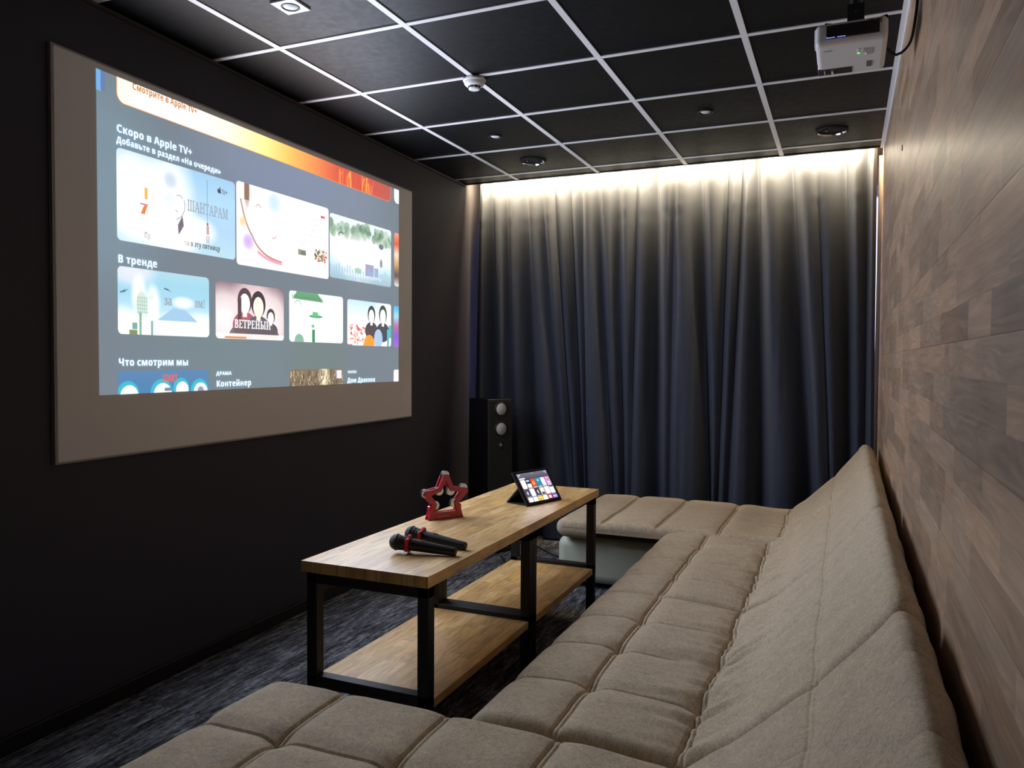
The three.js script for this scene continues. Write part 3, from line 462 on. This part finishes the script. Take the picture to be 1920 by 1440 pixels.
// ------------------------------------------------------------------ sectional sofa
function sofaModule(name, label, o) {
  const curve = new THREE.CatmullRomCurve3(o.profile.map(([x, y]) => new THREE.Vector3(x, y, 0)), false, 'centripetal');
  const pts = curve.getSpacedPoints(900), len = curve.getLength(), sAt = (i) => i / 900 * len;
  const at = (s) => { const f = clamp(s / len) * 900, i = Math.min(899, Math.floor(f)), t = f - i; return [lerp(pts[i].x, pts[i + 1].x, t), lerp(pts[i].y, pts[i + 1].y, t)]; };
  const topS = (x) => { let best = 0, d = 9; for (let i = 0; i <= 900; i++) if (pts[i].y > 0.36 && Math.abs(pts[i].x - x) < d) { d = Math.abs(pts[i].x - x); best = sAt(i); } return best; };
  const lines = o.xLines.map((x) => topS(x)), sBack = topS(-0.34), sHigh = topS(-0.055), sCrest = topS(0.11);
  const samples = (a, b, step, marks, fine, reach) => { const v = []; for (let x = a; x <= b; x += step) v.push(x); for (const m of marks) for (let d = -reach; d <= reach + 1e-9; d += fine) if (m + d > a && m + d < b) v.push(m + d); v.push(a, b); v.sort((p, q) => p - q); return v.filter((x, i) => !i || x - v[i - 1] > 0.0012); };
  const S = samples(0, len, 0.012, lines, 0.0024, 0.022), R = o.edge ?? 0.034, zHi = o.z[0] - 0.002, zLo = o.z[1] + 0.002;
  const cols = [], zs = samples(zLo + R, zHi - R, 0.012, o.zLines, 0.0025, 0.0125);
  for (let k = 6; k >= 1; k--) { const a = k / 6 * Math.PI / 2; cols.push([zLo + R - R * Math.sin(a), R * (1 - Math.cos(a)), 1 - k / 6]); }
  for (const z of zs) cols.push([z, 0, 1]);
  for (let k = 1; k <= 6; k++) { const a = k / 6 * Math.PI / 2; cols.push([zHi - R + R * Math.sin(a), R * (1 - Math.cos(a)), 1 - k / 6]); }
  const wr = noiseGrid(o.seed, 64), wr2 = noiseGrid(o.seed + 1, 64), pos = [], uv = [], idx = [];
  S.forEach((s, i) => {
    const [x, y] = at(s), a = at(s - 0.004), b = at(s + 0.004), tl = Math.hypot(b[0] - a[0], b[1] - a[1]) || 1, nx = -(b[1] - a[1]) / tl, ny = (b[0] - a[0]) / tl;
    const zWeight = s < sBack ? 1 : s < sHigh ? lerp(0.55, 0.2, (s - sBack) / (sHigh - sBack)) : s < sCrest - 0.05 ? 0.06 : 0.25;
    const top = clamp(s / 0.25);
    cols.forEach(([z, depth, w], j) => {
      let h = 0;
      for (let k = 0; k < lines.length; k++) {
        const d = s - lines[k], strong = lines[k] >= sHigh - 0.01 ? 0.45 : Math.abs(lines[k] - sBack) < 0.01 ? 1.35 : 1;
        const wob = 0.004 * (wr(z * 9, k * 7) - 0.5) * 2, e = d - wob;
        h -= strong * (0.0105 * gauss(e / 0.034) + 0.0058 * (gauss((e - 0.0075) / 0.0034) + gauss((e + 0.0075) / 0.0034)) + 0.0035 * gauss(e / 0.011));
      }
      for (const q of o.zLines) {
        const e = z - q - 0.005 * (wr2(s * 7, q * 9) - 0.5);
        let near = 9; for (const l of lines) near = Math.min(near, Math.abs(s - l));
        h -= zWeight * (0.009 * gauss(e / 0.034) + 0.006 * gauss(e / 0.0042)) + zWeight * 0.007 * gauss(e / 0.035) * gauss(near / 0.035);
      }
      const pull = Math.exp(-Math.abs(s - sBack - 0.02) / 0.11) * (o.wrinkle ?? 1);
      h += pull * 0.020 * (wr(z * 26 + 3 * wr2(s * 6, z * 5), s * 5) - 0.5) + pull * 0.009 * (wr2(z * 55, s * 9) - 0.5);
      h += top * 0.006 * (wr(z * 5 + 20, s * 4) - 0.5);
      if (s > sCrest - 0.04) h += 0.006 * (wr2(z * 16, s * 10) - 0.5);
      const crest = gauss((s - sCrest) / 0.10), end = Math.min(z - zLo, zHi - z);
      const f = h * w - depth * (1 - crest), sag = crest * (1.7 * depth + 0.020 * Math.exp(-end / 0.045));   // the crest rounds off towards the seams
      pos.push(x + nx * f, y + ny * f - sag, z); uv.push(s, z);
      if (i + 1 < S.length && j + 1 < cols.length) { const p = i * cols.length + j, q = p + 1, r = p + cols.length, t = r + 1; idx.push(p, q, r, q, t, r); }
    });
  });
  const g = new THREE.BufferGeometry(); g.setAttribute('position', new THREE.Float32BufferAttribute(pos, 3)); g.setAttribute('uv', new THREE.Float32BufferAttribute(uv, 2)); g.setIndex(idx); g.computeVertexNormals();
  const caps = [0, cols.length - 1].map((j) => {                           // flat ends that close the cushion
    const ring = S.map((_, i) => { const k = (i * cols.length + j) * 3; return new THREE.Vector2(pos[k], pos[k + 1]); });
    ring.push(new THREE.Vector2(0.06, ring[ring.length - 1].y), new THREE.Vector2(0.06, ring[0].y));
    const c = new THREE.ShapeGeometry(new THREE.Shape(ring)); return c.translate(0, 0, cols[j][0]);
  });
  const t = thing(name, label, 'sofa', [0, 0, 0], 0, 'modules of the beige corner sofa');
  const body = part('cushion', join(g, ...caps), M.fabric, t);
  return t;
}
const back = [[-0.24, 0.452], [-0.15, 0.532], [-0.05, 0.632], [0.03, 0.725], [0.078, 0.790], [0.096, 0.817], [0.112, 0.826], [0.130, 0.819], [0.152, 0.798], [0.164, 0.77], [0.166, 0.72], [0.165, 0.6], [0.164, 0.3], [0.164, 0.16]];
const seatNose = [[-0.70, 0.235], [-0.80, 0.235], [-0.875, 0.245], [-0.905, 0.28], [-0.910, 0.32], [-0.895, 0.362], [-0.862, 0.392], [-0.80, 0.405], [-0.65, 0.410], [-0.48, 0.403], [-0.34, 0.402]];
const longNose = (x, y) => [[x + 0.22, y - 0.115], [x + 0.10, y - 0.115], [x + 0.035, y - 0.11], [x + 0.006, y - 0.085], [x, y - 0.055], [x + 0.012, y - 0.022], [x + 0.045, y - 0.004], [x + 0.11, y], [x + 0.4, y + 0.003], [-0.8, y + 0.004], [-0.55, y], [-0.34, y - 0.006]];
{
  const range = (a, b) => { const v = []; for (let z = a; z > b + 0.01; z -= 0.3) v.push(z); return v; };
  const lower = (t, x0, x1, z0, z1, y1, mat, r = 0.02) => part('base', rbox(x1 - x0, y1 - 0.03, z0 - z1, r, (x0 + x1) / 2, (y1 + 0.03) / 2, (z0 + z1) / 2, 5), mat, t);
  const feet = (t, xs, zs) => { for (const x of xs) for (const z of zs) part('foot', cyl(0.02, 0.016, 0.034, 16), M.blackMatte, t, [x, 0.017, z]); };
  const backFrame = (t, z0, z1) => part('back_frame', join(rbox(0.10, 0.56, z0 - z1 - 0.02, 0.02, 0.098, 0.31, (z0 + z1) / 2)), M.sofaBaseShade, t);
  let t = sofaModule('sofa_chaise', 'nearest chaise end of the beige tufted corner sofa, in the foreground', { profile: [...longNose(-1.525, 0.398), ...back], z: [-0.86, -1.79], xLines: [-1.255, -0.935, -0.63, -0.34, -0.055], zLines: [-1.18, -1.495], seed: 41, depth: 0.115, edge: 0.035, wrinkle: 0.5 });
  lower(t, -1.44, 0.15, -0.9, -1.74, 0.29, M.sage, 0.05); feet(t, [-1.38, 0.05], [-0.96, -1.68]);
  t = sofaModule('sofa_section', 'beige tufted sofa seat between the near chaise and the middle seam', { profile: [...seatNose, ...back], z: [-1.79, -2.995], xLines: [-0.65, -0.34, -0.055], zLines: [-2.095, -2.395, -2.695], seed: 43, depth: 0.11, wrinkle: 1.3 });
  lower(t, -0.74, 0.15, -1.80, -2.985, 0.235, M.sofaBaseShade); feet(t, [-0.68, 0.05], [-1.9, -2.9]);
  t = sofaModule('sofa_section', 'beige wrinkled sofa seat between the middle seam and the far chaise', { profile: [...seatNose, ...back], z: [-2.995, -4.17], xLines: [-0.65, -0.34, -0.055], zLines: [-3.295, -3.595, -3.88], seed: 47, depth: 0.11, wrinkle: 2.2 });
  lower(t, -0.74, 0.15, -3.005, -4.16, 0.235, M.sofaBaseShade); feet(t, [-0.68, 0.05], [-3.1, -4.06]);
  t = sofaModule('sofa_chaise', 'far chaise end of the beige corner sofa in front of the curtain', { profile: [...longNose(-1.52, 0.418), ...back.map(([x, y]) => [x, y + 0.008])], z: [-4.17, -5.10], xLines: [-1.235, -0.93, -0.605, -0.30, -0.055], zLines: [], seed: 53, depth: 0.12, edge: 0.045, wrinkle: 1 });
  lower(t, -1.535, 0.15, -4.25, -5.05, 0.296, M.sage, 0.06); feet(t, [-1.4, 0.05], [-4.35, -4.98]);
}

// ------------------------------------------------------------------ long table with staved oak boards on black steel frames
const TX0 = -1.646, TX1 = -1.167, TZ0 = -2.077, TZ1 = -3.874, TH = 0.65;
{
  const oak = dataTexture(512, 512, (u, v) => {                            // grain runs along v
    const warp = n8(u * 8, v * 8) * 0.6, g = n64(u * 64 + warp * 3, v * 8) - 0.5, f = n256(u * 256, v * 32) - 0.5, k = n16(u * 16, v * 8) - 0.5, p = n128(u * 128, v * 16);
    const b = 1 + 0.20 * g + 0.14 * f + 0.14 * k - (p > 0.8 ? 0.10 : 0);
    return [b * 0.92, b * 0.92, b * 0.92];
  });
  const tones = [[0.73, 0.44, 0.165], [0.80, 0.51, 0.21], [0.66, 0.39, 0.14], [0.77, 0.46, 0.16], [0.84, 0.55, 0.235]];
  const mats = tones.map(([a, b, c]) => phys({ color: lin(a, b, c), map: oak, roughness: 0.48, clearcoat: 0.2, clearcoatRoughness: 0.3 }));
  const staves = (parent, x0, x1, z0, z1, y0, y1, seed, count, edge) => {
    const r = rng(seed), w = (x1 - x0) / count;
    for (let i = 0; i < count; i++) {
      let z = z0, first = true;
      while (z > z1 + 1e-6) {
        let l = (first ? 0.12 + r() * 0.4 : 0.32 + r() * 0.34); if (z - l < z1 + 0.1) l = z - z1;
        const g = new THREE.BoxGeometry(w, y1 - y0, l), uv = g.attributes.uv, p = g.attributes.position, n = g.attributes.normal, ou = r(), ov = r();
        for (let a = 0; a < uv.count; a++) { const up = Math.abs(n.getX(a)) > 0.5; uv.setXY(a, ou + (up ? p.getY(a) : p.getX(a)) * 1.6, ov + p.getZ(a) * 1.2); }
        part('stave', g, mats[Math.floor(r() * mats.length)], parent, [x0 + w * (i + 0.5), (y0 + y1) / 2, z - l / 2]);
        z -= l; first = false;
      }
    }
  };
  const t = thing('long_table', 'long narrow oak table on black steel frames with two low shelves', 'table');
  const top = part('tabletop', box(TX1 - TX0 - 0.01, 0.02, TZ0 - TZ1 - 0.01, (TX0 + TX1) / 2, TH - 0.02, (TZ0 + TZ1) / 2), mats[2], t);
  staves(top, TX0, TX1, TZ0, TZ1, TH - 0.036, TH, 91, 11);
  const A = 0.04, zF = TZ0 - 0.018, zB = TZ1 + 0.018, zM = (TZ0 + TZ1) / 2, xl = TX0 + 0.008, xr = TX1 - 0.008, railY = 0.245;
  const frame = (z) => {                                                   // z is its middle
    const f = part('frame', join(rbox(xr - xl, A, A, 0.003, (xl + xr) / 2, TH - 0.036 - A / 2, z), rbox(xr - xl, A, A, 0.003, (xl + xr) / 2, railY, z)), M.steel, t);
    for (const x of [xl + A / 2, xr - A / 2]) { const l = part('leg', rbox(A, TH - 0.036, A, 0.003, x, (TH - 0.036) / 2, z), M.steel, f); }
  };
  frame(zF - A / 2); frame(zM + A / 2 + 0.001); frame(zM - A / 2 - 0.001); frame(zB + A / 2);
  for (const [z0, z1, seed] of [[zF - A, zM + A + 0.001, 17], [zM - A - 0.001, zB + A, 29]]) {
    const sh = part('shelf', box(xr - xl - 0.02, 0.016, z0 - z1 - 0.01, (xl + xr) / 2, railY - 0.014, (z0 + z1) / 2), mats[2], t);
    staves(sh, xl + 0.004, xr - 0.004, z0, z1, railY - 0.028, railY, seed, 10);
  }
}

// ------------------------------------------------------------------ things on the table
{ // tablet leaning on its folded cover
  const b0 = new THREE.Vector3(-1.3187, TH, -3.2632), u = new THREE.Vector3(0.324, 0, -0.946), W = 0.2528, H = 0.172, D = 0.011, lean = 34 * DEG;
  const t = thing('tablet', 'black tablet propped on the table, screen showing rows of film posters', 'tablet', [b0.x + u.x * W / 2, TH + 0.0045, b0.z + u.z * W / 2], Math.atan2(-u.z, u.x) );
  const lay = new THREE.Matrix4().makeRotationX(-lean);
  const body = part('case', rbox(W, H, D, 0.005, 0, H / 2, -D / 2, 4).applyMatrix4(lay), M.blackMatte, t);
  const cv = document.createElement('canvas'); cv.width = 720; cv.height = 520; const c = cv.getContext('2d'), r = rng(8);
  c.fillStyle = '#3c3b4c'; c.fillRect(0, 0, 720, 520); let g = c.createLinearGradient(0, 0, 0, 110); g.addColorStop(0, '#6b6b7c'); g.addColorStop(1, '#4a495c'); c.fillStyle = g; c.fillRect(0, 0, 720, 110);
  c.fillStyle = '#d9d9e4'; c.fillRect(18, 14, 70, 12); c.fillRect(24, 36, 26, 20); c.fillRect(640, 12, 60, 10); c.fillRect(672, 30, 20, 20); c.fillRect(352, 14, 18, 12); c.fillRect(22, 82, 130, 26);
  const P = (x, y, w, h, k) => { c.fillStyle = k; c.fillRect(x, y, w, h); };
  [['#ffffff', 0], ['#2a3444', 1], ['#d24e2e', 2], ['#2a93ae', 3], ['#cfc6ee', 4], ['#d79ac6', 5]].forEach(([k, i]) => { P(22 + i * 116, 118, 104, 146, k); });
  P(150, 134, 70, 22, '#e8eef6'); P(146, 200, 90, 60, '#ffffff'); glow(c, 306, 200, 40, '255,190,70', 1); glow(c, 300, 176, 24, '255,150,80', 1); glow(c, 424, 160, 26, '150,230,240', 1); P(400, 190, 60, 56, '#1f7f96'); glow(c, 540, 196, 60, '255,255,255', 1, 0.7, 1.3); glow(c, 656, 180, 30, '200,60,120', 0.8); glow(c, 660, 226, 40, '190,215,250', 1);
  for (let i = 0; i < 6; i++) P(26 + i * 116, 268, 92, 12, '#f0f0f6');
  ['#474656', '#ffffff', '#3a3a4a', '#cfc8bc', '#ffffff', '#ffffff'].forEach((k, i) => P(22 + i * 116, 292, 104, 128, k)); glow(c, 70, 360, 30, '255,255,255', 1, 0.7, 1.4); glow(c, 312, 360, 34, '255,255,255', 1, 0.6, 1.4); P(392, 380, 70, 40, '#5a5048'); glow(c, 420, 340, 40, '255,248,236', 1); P(226, 386, 10, 20, '#c8c8d0'); P(612, 292, 100, 24, '#4a4670');
  for (let i = 0; i < 6; i++) P(26 + i * 116, 426, 92, 8, '#e4e4ee');
  ['#f2ece4', '#fbfbf8', '#f0d264', '#ffffff', '#c83a40', '#5d58b4'].forEach((k, i) => P(22 + i * 116, 442, 104, 78, k)); P(506, 460, 60, 44, '#fff0ea'); P(610, 470, 88, 18, '#d8d4f0'); P(610, 498, 88, 12, '#b8b4e4'); P(30, 470, 80, 6, '#b9b3a8'); P(30, 488, 60, 6, '#b9b3a8'); glow(c, 300, 500, 30, '240,120,50', 0.9);
  const tx = new THREE.CanvasTexture(cv); tx.colorSpace = THREE.SRGBColorSpace;
  const sw = W - 0.036, shh = H - 0.026;
  part('tablet_screen', new THREE.PlaneGeometry(sw, shh).translate(0, H / 2, 0.0006).applyMatrix4(lay), std({ color: lin(0.02, 0.02, 0.02), roughness: 0.3, emissive: 0xffffff, emissiveMap: tx, emissiveIntensity: 1.25 }), t);
  const hinge = 0.095, hy = hinge * Math.cos(lean), hz = -hinge * Math.sin(lean) - D;
  const sh = new THREE.Shape([[hz, hy], [hz - 0.075, 0], [hz - 0.070, -0.003], [hz + 0.004, hy - 0.006]].map((a) => new THREE.Vector2(...a)));
  part('cover_flap', new THREE.ExtrudeGeometry(sh, { depth: W - 0.02, bevelEnabled: false }).rotateY(-Math.PI / 2).translate((W - 0.02) / 2, -0.001, 0), M.blackMatte, t);
  const sh2 = new THREE.Shape([[-D * 0.5, 0.001], [hz - 0.07, 0.001], [hz - 0.07, -0.003], [-D * 0.5, -0.003]].map((a) => new THREE.Vector2(...a)));
  part('cover_base', new THREE.ExtrudeGeometry(sh2, { depth: W - 0.02, bevelEnabled: false }).rotateY(-Math.PI / 2).translate((W - 0.02) / 2, -0.001, 0), M.blackMatte, t);
  t.updateMatrixWorld(true);
  const mid = new THREE.Vector3(0, H / 2, 0.004).applyMatrix4(lay), to = new THREE.Vector3(0, H / 2, 1).applyMatrix4(lay);
  areaLight('tablet_screen', lin(0.95, 0.95, 1.1), 1.6, sw, shh, mid.applyMatrix4(t.matrixWorld), to.applyMatrix4(t.matrixWorld));
}
{ // star-shaped tambourine
  const a = new THREE.Vector3(-1.585, TH, -2.822), b = new THREE.Vector3(-1.501, TH, -2.946);
  const t = thing('star_tambourine', 'red star-shaped tambourine with metal jingles standing on the table', 'tambourine', [(a.x + b.x) / 2, TH, (a.z + b.z) / 2], Math.atan2(-(b.z - a.z), b.x - a.x));
  const outer = [[-0.010, 0.180], [0.012, 0.180], [0.034, 0.128], [0.098, 0.118], [0.104, 0.104], [0.060, 0.062], [0.080, 0.0], [-0.080, 0.0], [-0.060, 0.062], [-0.098, 0.102], [-0.092, 0.116], [-0.034, 0.128]];
  const inner = [[0.001, 0.160], [0.024, 0.114], [0.074, 0.102], [0.042, 0.062], [0.054, 0.027], [-0.054, 0.027], [-0.042, 0.062], [-0.070, 0.100], [-0.024, 0.114]];
  const V = (p) => p.map((q) => new THREE.Vector2(...q));
  const plate = (z) => { const s = new THREE.Shape(V(outer)); s.holes.push(new THREE.Path(V(inner))); return new THREE.ExtrudeGeometry(s, { depth: 0.004, bevelEnabled: true, bevelSize: 0.0025, bevelThickness: 0.002, bevelSegments: 2 }).translate(0, 0.0026, z); };
  part('front_plate', plate(0.012), M.red, t); part('back_plate', plate(-0.016), M.red, t);
  part('handle', join(rbox(0.146, 0.027, 0.03, 0.008, 0, 0.0145, 0, 4), rbox(0.026, 0.05, 0.028, 0.006, -0.063, 0.032, 0, 3).rotateZ(0), rbox(0.026, 0.05, 0.028, 0.006, 0.063, 0.032, 0, 3)), M.red, t);
  const white = std({ color: lin(0.75, 0.72, 0.73), roughness: 0.4 });
  const wave = []; for (let k = 0; k <= 40; k++) wave.push([-0.042 + k * 0.0021, 0.0285 + 0.0022 * Math.sin(k * 1.3), 0.0125]);
  part('lettering', tube(wave, 0.0017, 80, 6), white, t);
  part('lettering', tube([[-0.04, 0.010, 0.0175], [0, 0.0135, 0.0178], [0.014, 0.0135, 0.0175]], 0.001, 20, 6), white, t);
  const jingle = new THREE.LatheGeometry([[0.0015, 0.0015], [0.006, 0.002], [0.010, 0.0002], [0.0185, 0.0008], [0.0185, 0], [0.010, -0.0006], [0.006, 0.0012], [0.0015, 0.0008]].map((q) => new THREE.Vector2(...q)), 24).rotateX(Math.PI / 2);
  for (const [x, y] of [[0.001, 0.182], [-0.027, 0.118], [0.027, 0.114], [-0.090, 0.112], [0.088, 0.122], [-0.046, 0.059], [0.046, 0.061]]) {
    const pin = part('pin', cyl(0.0015, 0.0015, 0.034, 10).rotateX(Math.PI / 2), M.chrome, t, [x, y, 0]);
    for (const z of [-0.0075, -0.0035, 0.0035, 0.0075]) part('jingle', jingle, M.chrome, pin, [0, 0, z]);
  }
}
function microphone(label, head, tail) {                                   // both points lie on the table top, below the head and under the tail
  const d = new THREE.Vector3(tail[0] - head[0], 0, tail[1] - head[1]), L = d.length() + 0.012;
  const t = thing('microphone', label, 'microphone', [head[0], TH, head[1]], Math.atan2(-d.z, d.x), 'microphones on the table');
  const inner = t;
  const rR = 0.031, tilt = Math.atan2(rR - 0.0125, L - 0.042);
  const lathe = (p, s = 32) => new THREE.LatheGeometry(p.map((q) => new THREE.Vector2(...q)), s).rotateZ(-Math.PI / 2);
  t.rotation.order = 'YZX'; t.position.y = TH + rR + 0.042 * Math.tan(tilt) + 0.0012; t.rotation.z = -tilt;
  // along local x: the head's middle is at 0
  part('grille', join(new THREE.SphereGeometry(0.0275, 32, 20), lathe([[0.0268, 0.004], [0.024, 0.024], [0, 0.024]])), std({ color: lin(0.010, 0.010, 0.011), roughness: 0.55, bumpMap: fabricBump, bumpScale: 0.001 }), inner);
  part('grille_band', new THREE.TorusGeometry(0.0277, 0.0016, 8, 36).rotateY(Math.PI / 2), M.black, inner);
  part('collar', lathe([[0.0245, 0.022], [0.0245, 0.036], [0.021, 0.040], [0.020, 0.052]]), M.black, inner);
  part('handle', lathe([[0.0215, 0.046], [0.0205, 0.07], [0.0185, 0.12], [0.0150, L - 0.02], [0.0145, L - 0.006], [0.013, L - 0.002], [0, L - 0.002]]), M.black, inner);
  part('switch', rbox(0.022, 0.003, 0.009, 0.0012, 0.095, 0.0195, 0), M.chrome, inner);
  const pts = []; for (let k = 0; k <= 64; k++) { const q = k / 64 * Math.PI * 2, rad = rR - 0.0045 + 0.0045 * Math.cos(q * 5); pts.push(new THREE.Vector2(Math.cos(q) * rad, Math.sin(q) * rad)); }
  const sh = new THREE.Shape(pts); sh.holes.push(new THREE.Path().absarc(0, 0, 0.0195, 0, Math.PI * 2));
  part('anti_roll_ring', new THREE.ExtrudeGeometry(sh, { depth: 0.008, bevelEnabled: true, bevelSize: 0.0015, bevelThickness: 0.002, bevelSegments: 2 }).rotateY(Math.PI / 2).translate(0.038, 0, 0), M.redRubber, inner);
}
microphone('black microphone with a red ring, the one nearer the table end', [-1.414, -2.300], [-1.214, -2.338]);
microphone('black microphone with a red ring, the one farther from the table end', [-1.432, -2.432], [-1.222, -2.428]);

// ------------------------------------------------------------------ tower speaker in the far corner, cables on the floor
{
  const ang = Math.atan2(0.85, 0.52), W = 0.205, D = 0.235, H = 1.05;
  const n1 = [Math.sin(ang), Math.cos(ang)], rx = [Math.cos(ang), -Math.sin(ang)];
  const cx = -2.212 + rx[0] * W / 2 - n1[0] * D / 2, cz = -4.75 + rx[1] * W / 2 - n1[1] * D / 2;
  const t = thing('tower_speaker', 'black tower speaker with two pale cones in front of the curtain', 'speaker', [cx, 0, cz], ang);
  part('cabinet', rbox(W, H - 0.03, D, 0.006, 0, (H - 0.03) / 2 + 0.03, 0, 4), M.gloss, t);
  part('baffle', rbox(W - 0.012, H - 0.06, 0.008, 0.003, 0, H / 2 + 0.012, D / 2 + 0.002), M.blackMatte, t);
  part('plinth', rbox(W + 0.04, 0.03, D + 0.04, 0.006, 0, 0.015, 0), M.black, t);
  const cone = std({ color: lin(0.45, 0.46, 0.45), roughness: 0.5 });
  for (const y of [0.982, 0.847]) {
    const dr = part('driver', new THREE.TorusGeometry(0.046, 0.006, 12, 40), M.black, t, [0, y, D / 2 + 0.007]);
    part('cone', new THREE.SphereGeometry(0.07, 32, 12, 0, Math.PI * 2, 0, 0.62).rotateX(Math.PI / 2).translate(0, 0, -0.052), cone, dr);
  }
  const tw = part('tweeter', new THREE.TorusGeometry(0.020, 0.004, 10, 28), M.black, t, [0, 0.735, D / 2 + 0.007]);
  part('dome', new THREE.SphereGeometry(0.014, 20, 10, 0, Math.PI * 2, 0, Math.PI / 2).rotateX(Math.PI / 2), std({ color: lin(0.12, 0.12, 0.12), roughness: 0.4 }), tw);
  tag(part('floor_cable', tube([[-2.1, 0.006, -4.72], [-1.95, 0.006, -4.55], [-1.80, 0.006, -4.62], [-1.68, 0.006, -4.50], [-1.62, 0.006, -4.72], [-1.85, 0.006, -4.95], [-2.0, 0.006, -5.1]], 0.005, 80), M.blackMatte, scene), 'black cable curled on the carpet beside the tower speaker', 'cable');
}

scene.traverse((o) => { if (o.isMesh) { o.castShadow = true; o.receiveShadow = true; } });
renderer.render(scene, camera);
